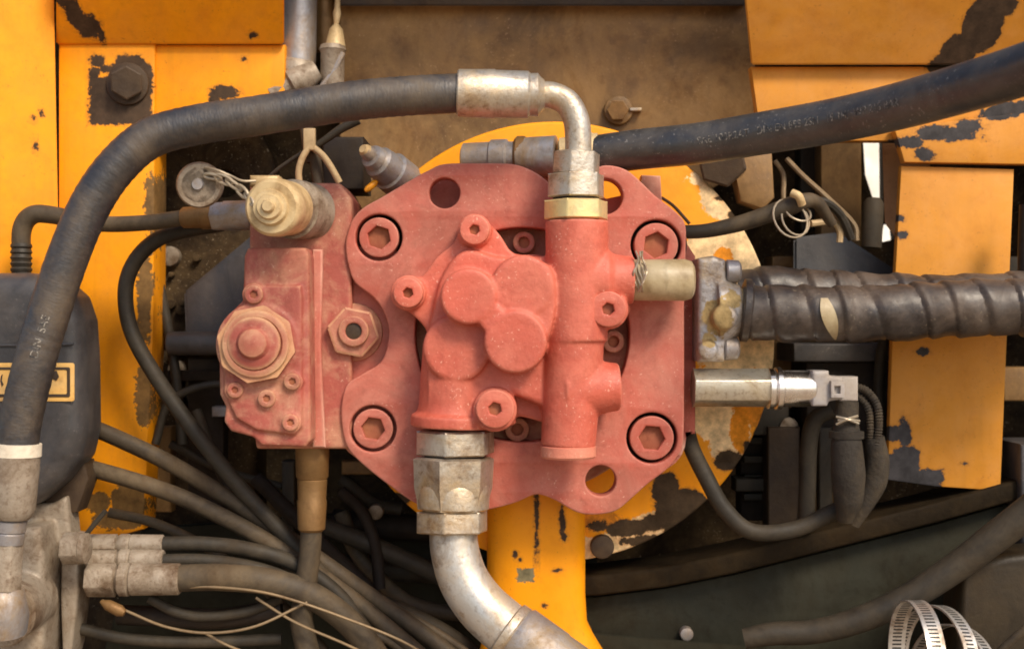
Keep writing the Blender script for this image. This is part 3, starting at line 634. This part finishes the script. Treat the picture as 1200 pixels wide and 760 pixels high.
for pts, r, mm, lab in (([(128,600,120),(180,612,118),(240,640,112),(310,690,108),(370,750,108),(410,800,110)], 6, 'dusty', 'thin dusty cable passing over the top manifold hose towards the bottom edge'),
      ([(230,480,160),(262,560,150),(318,640,140),(390,720,136),(440,790,140)], 6, 'dusty2', 'dark cable between the curved thin hose and the drain hose'),
      ([(90,735,40),(150,748,44),(230,752,50),(330,748,60)], 7, 'dusty2', 'dark hose along the bottom edge beside the alloy manifold'),
      ([(175,700,30),(205,716,30),(240,722,30),(290,716,34),(330,700,40)], 6, 'dusty2', 'dark hose looping beneath the thick manifold hose'),
      ([(400,600,230),(420,650,220),(470,700,216),(520,716,220),(590,720,226)], 9, 'dusty', 'dusty hose curling towards the yellow post from the left'),
      ([(400,560,240),(440,590,236),(470,596,240)], 8, 'dusty2', 'short dark hose end below the flange, left of the steel elbow'),
      ([(410,735,60),(450,748,64),(500,780,70)], 5, 'dusty', 'lowest thin dusty cable right of the drain hose'),
      ([(182,520,170),(200,470,175),(250,450,180),(290,460,190)], 5, 'dusty2', 'dark cable arching below the black rail'),
      ([(186,330,200),(196,380,196),(206,440,190),(214,520,190)], 6, 'dusty2', 'dark upright hose beside the yellow column in the left gap')):
    tag(finish('dark_cable', tube(pts, r, 10, 12), mm, base=P(*pts[0])), lab, 'cable')
random.seed(11)
t = thing('speckled_casting', 'grimy casting with scattered bright grit left of the valve block', 'casting', P(235, 400, 300))
finish('casting_body', remesh(slab(smooth2([(180,150),(300,150),(330,260),(300,330),(230,400),(182,410)],3), [circ(262,215,16)], 285, 329, 5, None, 2), 3, 3), 'grime', t)
for i in range(9):
    x, y = random.uniform(190, 240), random.uniform(290, 420)
    finish('casting_knob', cyl(x, y, random.uniform(3,7), 272, 290, None, 1.5, n=14), 'grime', t)

# ------------------------------------------------------------------ tank with label
t = thing('black_tank', 'black rounded plastic tank with a yellow bordered sticker at the left edge', 'tank', P(40, 590, 60))
def rrect(x0, y0, x1, y1, r, n=7):
    o = []
    for cx, cy, a0 in ((x1-r, y1-r, 0), (x0+r, y1-r, PI/2), (x0+r, y0+r, PI), (x1-r, y0+r, 1.5*PI)):
        for i in range(n+1): a = a0+PI/2*i/n; o.append((cx+r*math.cos(a), cy+r*math.sin(a)))
    return o
bm = slab(atback([(-170,324),(60,322),(92,330),(112,348),(121,375),(124,420),(125,500),(118,530),(98,556),(70,580),(40,592),(-170,592)], -20, 70), [], -20, 70, 24, None, 5)
finish('tank_body', remesh(bm, 2.5, 6), 'tank', t)
finish('moulding_seam', tube([(-40,405,-21),(50,404,-21),(86,403,-20)], 1.6, 4, 8), 'tank', t)
st = finish('sticker', slab(rrect(-30,425,87,470,3), [], -21.5, -20, .2), 'label', t)
finish('sticker_border', slab(rrect(-26,430,82,465,2), [rrect(-23.5,433,78.5,461.5,2)], -22.3, -21.6, .1), 'printdark', st)
finish('sticker_mark', slab([(60,436),(66,434),(69,441),(66,446),(62,444)], [], -22.4, -21.6, .1), 'printdark', st)
bm = slab([(1,440),(3,438),(2,446),(4,450),(2,453),(0,446)], [], -22.4, -21.6, .1)
finish('sticker_mark', bm, 'printdark', st)

# ------------------------------------------------------------------ alloy manifold bottom left
t = thing('alloy_manifold', 'rough cast alloy manifold block at the lower left corner', 'manifold', P(50, 760, 0))
bm = slab(atback([(-160,612),(28,612),(60,604),(78,604),(82,640),(84,700),(78,770),(66,830),(-160,830)], -30, 60), [], -30, 60, 8, None, 3)
slab([(-60,590),(60,590),(78,580),(84,640),(-60,640)], [], 20, 60, 4, bm)
cyl(2,718,38,-80,0,bm,6)
finish('manifold_body', remesh(bm, 2.2, 6), 'alu', t)
finish('side_flange', slab([(72,628),(90,630),(92,690),(84,760),(74,800),(70,700)], [], 10, 60, 4, None, 2), 'alu', t)
finish('port_ring', lathe(P(2,718,-80), -Y, [(0,38*S),(4*S,36*S),(5*S,30*S),(0,28*S)], 32), 'alu', t)
finish('hex_plug', hexnut((74,642,-20), (96,642,-20), 19, ph=.3), 'alu', t)
finish('plug_collar', pxl((94,642,-20), (104,642,-20), [(0,15),(.2,18),(.8,18),(1,14)], 20), 'alu', t)
finish('lug', slab([(50,585),(98,540),(104,560),(90,600),(60,606)], [], 30, 70, 3), 'rust', t)
finish('thin_stem', tube([(96,632,10),(112,612,8),(124,598,8)], 3, 5, 8), 'dusty2', t)

# ------------------------------------------------------------------ right side fittings
t = thing('split_flange_clamp', 'grey bolted flange clamp on the right side of the red motor', 'flange clamp', P(835, 430, 20))
bm = slab([(818,302),(836,299),(851,304),(852,330),(848,345),(848,385),(851,398),(850,424),(818,424)], [], -8, 60, 6, None, 3)
pxl((840,364,14), (868,363,12), [(0,40),(.4,38),(.7,33),(1,29)], 32, bm)
cyl(850,372,15,-30,10,bm,5); cyl(830,410,12,-14,10,bm,4)
cm = mat('clamp_metal', (.42,.40,.40), .42, metal=.45, dust=(.46,.32,.14), dustamt=.9, dscale=20, grime=.8, gscale=24, speck=(.12,.09,.05), speckamt=.8, bump=.7, layers=[((.42,.30,.13), [(838,372,16,22),(856,350,10,12),(830,398,9,10)], 0, .9, 60)])
finish('clamp_body', remesh(bm, 1.6, 6), cm, t)
finish('clamp_bolt', pxl((850,318,5), (868,318,5), [(0,12),(.1,14),(.85,13),(1,9)], 20), 'greysteel', t)
finish('clamp_bolt', pxl((848,408,5), (866,408,5), [(0,12),(.1,14),(.85,13),(1,9)], 20), 'greysteel', t)
finish('hose_neck', pxl((862,362,12), (884,362,8), [(0,26),(.5,24),(.55,30),(1,30)], 28), 'cream', t)

def wrapped(pts, r, pitch, amp, ph=0):
    path = ppath(pts, 34)
    def rf(s, th):
        w = s/S; q = (w/pitch+ph-th/(2*PI)+.22*math.sin(w*.021+ph*9)+.12*math.sin(w*.057)) % 1.0
        return r*S*(1+amp*((min(q/.16,1)**.6)*(1-.75*max(0,q-.16))-.6)+.022*math.sin(w*.09+th*2)+.012*math.sin(w*.23-th*3))
    return sweep(path, rf, 36)
t = thing('front_wrapped_hose', 'front spiral wrapped black hose running right from the flange clamp', 'hydraulic hose', P(870, 365, 10))
finish('spiral_wrap', wrapped([(872,366,10),(930,367,4),(990,368,0),(1050,366,-4),(1110,362,-10),(1170,360,-14),(1230,360,-18),(1300,360,-20)], 32.5, 38, .14), 'wrap', t)
finish('hose_lip', pxl((868,363,10), (880,364,9), [(0,30),(.2,37),(.8,37),(1,33)], 36), 'wrap', t)
tb = bmesh.new(); rr_ = []
for k in range(11):
    y = 349+k*4.9; u_ = k/10; w_ = 9*math.sin(PI*min(1, .12+u_*.86))**.8; xc = 966+13*u_
    th = math.asin(max(-1, min(1, (y-369)/34.5))); dd = 1-36.5*math.cos(th)
    rr_.append([tb.verts.new(P(xc-w_, y, dd)), tb.verts.new(P(xc+w_, y, dd)), tb.verts.new(P(xc+w_, y, dd+4)), tb.verts.new(P(xc-w_, y, dd+4))])
for a, b in zip(rr_, rr_[1:]):
    for k in range(4): tb.faces.new((a[k], a[(k+1) % 4], b[(k+1) % 4], b[k]))
tb.faces.new(rr_[0]); tb.faces.new(rr_[-1])
finish('yellow_tag', tb, 'clear', t)
t = thing('rear_wrapped_hose', 'rear spiral wrapped black hose running right behind the other', 'hydraulic hose', P(880, 345, 60))
finish('spiral_wrap', wrapped([(868,345,78),(900,342,70),(960,346,66),(1030,350,62),(1100,352,58),(1170,350,54),(1240,346,50),(1300,346,50)], 31, 42, .16, .4), 'wrap', t)

t = thing('pressure_sensor', 'shiny hex bodied pressure sensor with grey plug under the flange clamp', 'sensor', P(900, 470, 10))
finish('hex_body', hexnut((812,454,10), (905,454,10), 23, ph=PI/6+.12, ch=.0), 'sensorhex', t)
finish('crimp_ring', pxl((898,455,10), (916,455,10), [(0,20),(.1,24),(.4,24),(.45,21),(.6,25),(.9,25),(1,22)], 28), 'chrome', t)
finish('chrome_barrel', pxl((914,455,10), (953,455,10), [(0,20),(.02,21.5),(.95,21.5),(1,20)], 36), 'chrome', t)
finish('plug_shell', remesh(slab([(952,434),(972,434),(972,440),(988,441),(988,468),(972,470),(970,476),(952,476)], [], -10, 28, 3), 1.5, 3), 'plastic', t)
finish('plug_latch', slab([(974,446),(990,446),(990,466),(974,466)], [[(978,452),(985,452),(985,461),(978,461)]], -16, -8, 1), 'plastic', t)
finish('plug_cap', box(985,441,1006,470,-8,24,3), 'plastic', t)
t = thing('sensor_cable', 'pair of dark ribbed cables looping down from the sensor plug', 'cable', P(1020, 480, 0))
for pts in ([(1000,452,2),(1016,458,0),(1028,475,-2),(1030,498,-2),(1027,520,0)], [(1000,462,6),(1010,468,4),(1018,480,2),(1020,500,2),(1020,520,4)]):
    bm = sweep(ppath(pts, 14), lambda s, th: (4.4+.6*math.sin(s*2200))*S, 12); finish('cable', bm, 'tape', t)
t = thing('taped_sleeve', 'front taped black sleeve hanging below the sensor, tied with pale wire', 'cable sleeve', P(994, 600, 0))
finish('sleeve', tube([(993,470,4),(992,495,2),(992,520,0),(994,555,0),(994,585,4),(990,610,10)], [13,14,18,20,17,9], 8, 20), 'tape', t)
finish('sleeve_collar', pxl((992,504,2), (992,514,2), [(0,14),(.1,20),(.9,20),(1,14)], 20), 'tape', t)
for a, b in (((980,488,-14),(1006,496,-14)), ((980,497,-14),(1005,487,-14)), ((982,492,-15),(1007,493,-13))):
    finish('tie_wire', tube([a, ((a[0]+b[0])/2, (a[1]+b[1])/2-1, -20), b], 1.6, 6, 6), 'wire', t)
t = thing('taped_sleeve', 'rear taped black sleeve beside the yellow column', 'cable sleeve', P(1010, 600, 14))
finish('sleeve', tube([(1024,512,8),(1028,540,10),(1024,565,12),(1012,590,14),(1000,615,16)], [12,14,15,12,7], 8, 18), 'tape', t)
simple_hose('drooping_black_cable', 'black cable drooping right from under the red flange edge', 'cable', [(806,508,70),(812,528,50),(828,560,40),(848,595,36),(880,622,34),(930,620,34),(975,600,34),(1010,585,36)], 9.5, 'dusty2')

# grey cable upper right with wire loops
t = simple_hose('grey_cable', 'grey cable leaving the flange rightwards, bound with a wire loop', 'cable', [(790,272,50),(830,270,46),(880,258,40),(930,240,34),(955,236,40),(975,262,60)], [8,8.5,10,11,8,6], 'dusty')
for i, (a, c, rr, rz) in enumerate(((926,256,20,24),(932,257,16,20),(935,248,15,11))):
    pts = [P(a+rr*math.cos(2*PI*k/20), c+rz*math.sin(2*PI*k/20)*.9+rr*.3*math.cos(2*PI*k/20), 20+i*6-14*math.sin(2*PI*k/20)) for k in range(22)]
    finish('wire_loop', sweep(pts, 1.3*S, 8, None, cap=False), 'wire', t)
finish('tie_end', tube([(928,226,20),(936,230,16),(940,240,20)], 5, 6, 10), 'cream', t)
for pts, lab, r, mm in (([(922,186,150),(940,205,140),(970,232,130),(1000,262,130),(1004,282,130)], 'long pale wire slanting under the thick hose', 3.2, 'copper'),
       ([(908,188,160),(918,205,160),(918,230,150),(920,252,150)], 'short pale wire hanging under the thick hose', 3, 'copper'),
       ([(940,238,100),(965,236,110),(985,252,120),(998,280,130)], 'dark wire bowing beside the wire loop', 5, 'dusty2'),
       ([(950,262,120),(975,260,130),(984,270,130),(984,284,130)], 'short tan wire end above the black cover', 4, 'tie'),
       ([(776,232,70),(790,242,84),(808,262,90)], 'thin dark wire across the yellow housing at the flange corner', 2, 'rust')):
    tag(finish('loose_wire', tube(pts, r, 8, 8), mm, base=P(*pts[0])), lab, 'wire')

# clear cap on the right stub
t = thing('plastic_port_cap', 'yellowed translucent plastic cap wired onto the right port', 'port cap', P(775, 353, -40))
finish('cap_body', pxl((740,328,-42), (813,328,-42), [(0,20),(0,23),(.05,24),(.85,24.5),(.96,22),(1,17)], 40), 'clear', t)
random.seed(3)
for i in range(5):
    x = 745+i*2.5; pts = [(x+3*math.sin(k*1.3+i), 294+k*8, -66-4*math.sin(k+i)-(4 if 2 < k < 6 else -4)) for k in range(7)]
    finish('binding_wire', tube(pts, 1.1, 6, 6), 'wire', t)

# ------------------------------------------------------------------ upper left bits
t = thing('grease_fitting', 'rusty tapered grease fitting tilted up behind the red flange', 'fitting', P(475, 215, 90))
finish('fitting_body', pxl((427,176,40), (484,222,110), [(0,0),(0,7),(.06,9),(.12,9),(.14,14),(.22,16),(.24,14),(.28,19),(.5,21),(.52,24),(.8,24),(.82,20),(1,20)], 28), 'greysteel', t)
finish('fitting_tip', pxl((425,174,37), (430,178,44), [(0,0),(0,5),(.6,8),(1,8)], 20), 'cream', t)
tag(finish('orange_tab', pxl((428,224,60), (442,212,64), [(0,2),(.2,4),(.8,4),(1,2)], 12), 'yellow', base=P(435,218,60)), 'tiny orange tab beside the grease fitting', 'tab')
t = thing('upright_grey_pipe', 'grey upright pipe beside the yellow corner at the top', 'pipe', P(350, 110, 190))
finish('pipe', pxl((351,-40,190), (349,80,190), [(0,21),(1,21)], 32), 'greysteel', t)
finish('pipe_foot', pxl((350,72,186), (346,96,186), [(0,20),(.2,23),(.7,23.5),(1,20)], 24), 'alu', t)
t = thing('pale_canister', 'pale small canister with cone top beside the brown bracket', 'canister', P(388, 100, 180))
finish('canister_body', pxl((390,52,180), (389,120,180), [(0,6),(.02,14),(.10,16),(.14,14),(.9,14),(1,12)], 24), 'alu', t)
finish('canister_neck', pxl((396,-10,180), (393,54,180), [(0,3),(.3,3.5),(.4,5),(.6,3),(.7,8),(1,12)], 16), 'cream', t)
finish('strut', tube([(402,62,170),(390,84,168),(377,102,168)], 3.4, 5, 8), 'greysteel', t)
tag(finish('orange_pipe', pxl((380,-40,240), (380,60,240), [(0,12),(1,12)], 20), 'brass', base=P(380,60,240)), 'coppery upright pipe between the grey pipe and bracket', 'pipe')
tag(finish('lower_pipe_stub', pxl((318,112,170), (372,82,176), [(0,14),(.4,14),(.45,18),(.7,18),(1,12)], 18), 'alu', base=P(345,100,170)), 'dusty pipe stub under the grey upright pipe', 'pipe')
t = thing('tied_cable_bundle', 'upright cables bound by a tan tie above the valve block', 'cable bundle', P(365, 212, 60))
finish('tie_strap', box(355,150,369,176,56,66,2), 'tie', t)
for pts in ([(362,172,60),(354,186,58),(350,202,58),(352,222,60)], [(366,172,62),(378,182,58),(388,196,58),(398,214,60)]):
    finish('tie_tail', tube(pts, 4, 8, 10), 'tie', t)
for pts, r in (([(368,168,76),(370,190,76),(374,222,76)], 7), ([(358,140,80),(362,170,80),(366,190,80)], 8)):
    finish('cable', tube(pts, r, 6, 10), 'dusty', t)
simple_hose('dark_cable', 'dark cable slanting from the tie strap up under the looping hose', 'cable', [(420,140,60),(398,152,62),(375,168,66),(345,185,70),(318,205,74),(300,230,80)], [6,5,4,2.5,2.2,2.2], 'dusty2')
tag(finish('dark_blue_box', box(378,160,426,222,110,200,3), 'black', base=P(400,220,110)), 'black box behind the tied cables', 'box')

# ------------------------------------------------------------------ dark machinery behind
tag(finish('engine_block', remesh(slab([(165,130),(405,130),(405,330),(300,340),(300,640),(165,640)], [circ(230,460,30)], 330, 420, 8, None, 2), 5, 2), 'grime', base=P(260,630,330)), 'grimy dark engine block seen left of the valve block', 'engine')
t = thing('black_side_cover', 'black angled plastic cover left of the valve block', 'cover', P(260, 400, 200))
finish('cover_panel', quad_prism([(216,342,215),(300,272,215),(330,300,190),(330,392,190),(218,392,200)], [(216,342,260),(300,272,260),(330,300,240),(330,392,240),(218,392,260)], 3), 'tank', t)
finish('rail', pxl((196,402,180), (300,402,180), [(0,10),(.02,14),(1,14)], 20), 'tank', t)
finish('bracket_post', box(220,420,262,600,230,260,2), 'black', t)
finish('cross_bar', box(196,434,300,446,215,230,2), 'black', t)
finish('step_tab', box(248,476,272,488,190,215,2), 'plastic', t)
tag(finish('lower_dark_panel', slab([(165,620),(420,600),(700,640),(700,830),(100,830)], [], 300, 320, 4), 'darkbeam', base=P(400,780,300)), 'dark dirty panel at the bottom behind the hoses', 'panel')
tag(finish('brown_upright', box(962,120,1010,335,300,340,3), 'brown', base=P(985,335,300)), 'brown upright panel beside the bright gap', 'panel')
tag(finish('brown_hanger', slab([(856,180),(905,175),(908,232),(895,245),(868,236)], [], 96, 130, 4), 'brown', base=P(880,240,96)), 'brown hanging lug under the thick hose', 'bracket')
tag(finish('tan_panel', quad_prism([(1033,150,215),(1090,150,215),(1090,330,215),(1037,262,215)], [(1033,150,225),(1090,150,225),(1090,330,225),(1037,262,225)], 1.5), mat('tan_paint', (.66,.36,.17), .6), base=P(1050,300,300)), 'tan painted panel between bright gap and yellow column', 'panel')
tag(finish('grey_pipe_stub', pxl((1024,232,340), (1020,290,340), [(0,8),(.1,12),(1,13)], 16), mat('grey_stub', (.20,.17,.13), .6, dust=(.3,.22,.14), dustamt=.6), base=P(1022,290,340)), 'dull grey stub below the bright gap', 'pipe')
tag(finish('black_air_box', quad_prism([(930,278,215),(982,272,215),(1052,318,205),(1056,345,205),(930,345,205)], [(930,278,290),(982,272,290),(1052,318,290),(1056,345,290),(930,345,290)], 4), 'tank', base=P(985,345,205)), 'black box with sloping top above the wrapped hoses', 'cover')
t = thing('black_case', 'black ledged case under the wrapped hoses, left of the yellow column', 'case', P(970, 560, 200))
finish('case_lid', box(930,402,1050,424,190,300,3), 'tank', t)
finish('case_body', box(945,424,1050,560,205,300,3), 'black', t)
finish('case_foot', box(880,470,925,510,230,300,3), 'dusty2', t)
tag(finish('vertical_loom', tube([(975,480,100),(955,492,105),(948,520,110),(946,570,112),(944,620,112)], [9,10,10,10,10], 8, 12), 'dusty2', base=P(946,620,112)), 'dark vertical loom left of the taped sleeves', 'cable')
tag(finish('rusty_post', box(900,500,938,640,220,260,3), 'rust', base=P(918,640,220)), 'dark rusty post beneath the sensor', 'post')
t = thing('dark_lower_beam', 'dark curved chassis beam with a ledge at the lower right', 'beam', P(900, 760, 140))
top = [(640,676),(700,674),(780,664),(860,648),(940,628),(1020,608),(1100,588),(1200,560),(1300,530)]
finish('ledge', slab(top+[(x, y+24) for x, y in top[::-1]], [], 112, 200, 4, None, 2), mat('ledge_dirt', (.018,.012,.006), .7, spec=.1, dust=(.042,.027,.012), dustamt=.6, bump=.5), t)
finish('web', slab([(x, y+25) for x, y in top]+[(1300,850),(640,850)], [], 140, 180, 2), 'darkbeam', t)
bt = finish('beam_bolt', cyl(805,743,8,128,140,None,2,n=16), 'greysteel', t)
tag(finish('lower_ridge', quad_prism([(690,740,120),(900,758,110),(900,800,110),(690,800,120)], [(690,744,139),(900,760,139),(900,800,139),(690,800,139)], 2), 'darkbeam', base=P(800,800,130)), 'dark ridge along the bottom edge right of the yellow post', 'panel')
tag(finish('lower_right_cover', slab([(1128,664),(1180,650),(1280,640),(1280,850),(1120,850)], [], 30, 100, 10, None, 3), mat('brown_plastic', (.026,.018,.009), .5, spec=.3, dust=(.06,.04,.018), dustamt=.5), base=P(1200,830,30)), 'brownish moulded cover at the lower right corner', 'cover')
simple_hose('lower_right_hose', 'dusty hose sweeping up to the right above the loose clamps', 'hose', [(872,748,60),(905,742,55),(950,740,48),(1000,728,40),(1060,702,30),(1120,664,18),(1165,630,6),(1230,580,-10)], [12,13.5,14,15,16,17,18,19], 'dusty2')
tag(finish('edge_cable', tube([(1150,790,-10),(1175,760,-20),(1200,738,-30),(1240,710,-40)], 5, 8, 10), 'dusty', base=P(1175,760,-20)), 'thin cable at the lower right corner', 'cable')
tag(finish('edge_hose', tube([(1205,240,60),(1203,300,60),(1204,360,60)], 10, 8, 12), 'black', base=P(1204,360,60)), 'black hose at the right edge beside the yellow column', 'hose')
tag(finish('edge_unit', box(1196,520,1300,640,100,200,6), 'tank', base=P(1240,640,100)), 'dark unit right of the yellow column foot', 'unit')
t = thing('finned_unit', 'dark finned unit in the gap beneath the sensor', 'unit', P(920, 600, 280))
finish('unit_body', box(868, 480, 935, 610, 285, 330, 3), 'black', t)
for i in range(5): finish('fin', box(872, 490+i*22, 931, 498+i*22, 268, 284, 1), 'dusty2', t)
tag(finish('hanging_hose', tube([(1052,350,150),(1036,400,170),(1030,450,180),(1034,520,180)], 7, 8, 12), 'dusty2', base=P(1034,520,180)), 'dark hose dropping behind the left edge of the yellow column', 'hose')
for (x0,y0,x1,y1,d0,d1), mm, lab in (((905,300,932,470,300,360),'brown','brown upright deep in the bay behind the wrapped hoses'),
      ((938,168,960,270,340,380),'dusty2','dark upright bar left of the brown upright panel'),
      ((862,560,1040,576,250,290),'dusty2','low dark cross bar behind the drooping cable'),
      ((960,500,976,640,190,210),'dusty2','narrow dark strut between the loom and the taped sleeves'),
      ((1176,300,1240,330,240,280),'dusty2','dark bar right of the yellow column, upper one'),
      ((1176,430,1240,470,240,280),'brown','brown bar right of the yellow column, lower one'),
      ((230,440,252,600,240,270),'dusty2','narrow dark upright left under the valve block'),
      ((330,540,345,640,200,230),'dusty2','dark strut just left of the drain hose'),
      ((400,540,480,556,230,260),'brown','brown crossbar under the flange, left of the steel elbow'),
      ((172,500,200,600,250,280),'brown','brown block beside the foot of the left yellow column')):
    tag(finish('engine_bracket', box(x0, y0, x1, y1, d0, d1, 3), mm, base=P(x0, y1, d0)), lab, 'bracket')
for (x,y,r,d), lab in (((198,300,12,270),'round dusty knob on the grimy casting, upper one'),((206,432,10,230),'round dusty knob below the black rail'),((925,500,11,226),'round dusty boss left of the vertical loom'),((1000,345,8,190),'small dusty boss behind the rear wrapped hose'),((440,600,9,210),'small dusty boss under the red flange')):
    tag(finish('dusty_boss', cyl(x, y, r, d, d+14, None, 2, n=18), 'alu', base=P(x, y, d+14)), lab, 'boss')
# hose clamps
for i, (x, y, rot, w) in enumerate(((1074,775,-.04,10),(1096,778,-.34,9.5),(1116,800,-.46,9))):
    ax = Vector((math.cos(rot), -math.sin(rot)*.9, math.sin(rot)*.35)).normalized(); r = 68*S
    c = P(x, y, (-60,-10,10)[i]); ww = w*S
    bm = lathe(c-ax*ww, ax, [(0, r*.975), (0, r), (ww*2, r)], 72)
    bm = bmesh.new(); uvl = bm.loops.layers.uv.verify(); dr, u, v = frame_of(ax); n = 96; R = []
    for (tt, rr, uu) in ((-ww, r*.97, 0), (-ww, r, 0), (ww, r, 1), (ww, r*.97, 1)):
        R.append(([bm.verts.new(c+dr*tt+(u*math.cos(2*PI*k/n)+v*math.sin(2*PI*k/n))*rr) for k in range(n)], uu))
    for a in range(4):
        (A, ua), (B, ub) = R[a], R[(a+1) % 4]
        for k in range(n):
            j = (k+1) % n; f = bm.faces.new((A[k], A[j], B[j], B[k]))
            for lp, q in zip(f.loops, ((ua, k), (ua, k+1), (ub, k+1), (ub, k))): lp[uvl].uv = (q[0], q[1]/n)
    tag(finish('hose_clamp', bm, 'slot', base=c), ('leftmost upright perforated steel hose clamp at the bottom edge', 'middle tilted perforated steel hose clamp at the bottom edge', 'rightmost, partly hidden perforated steel hose clamp at the bottom edge')[i], 'hose clamp', 'loose hose clamps at lower right')
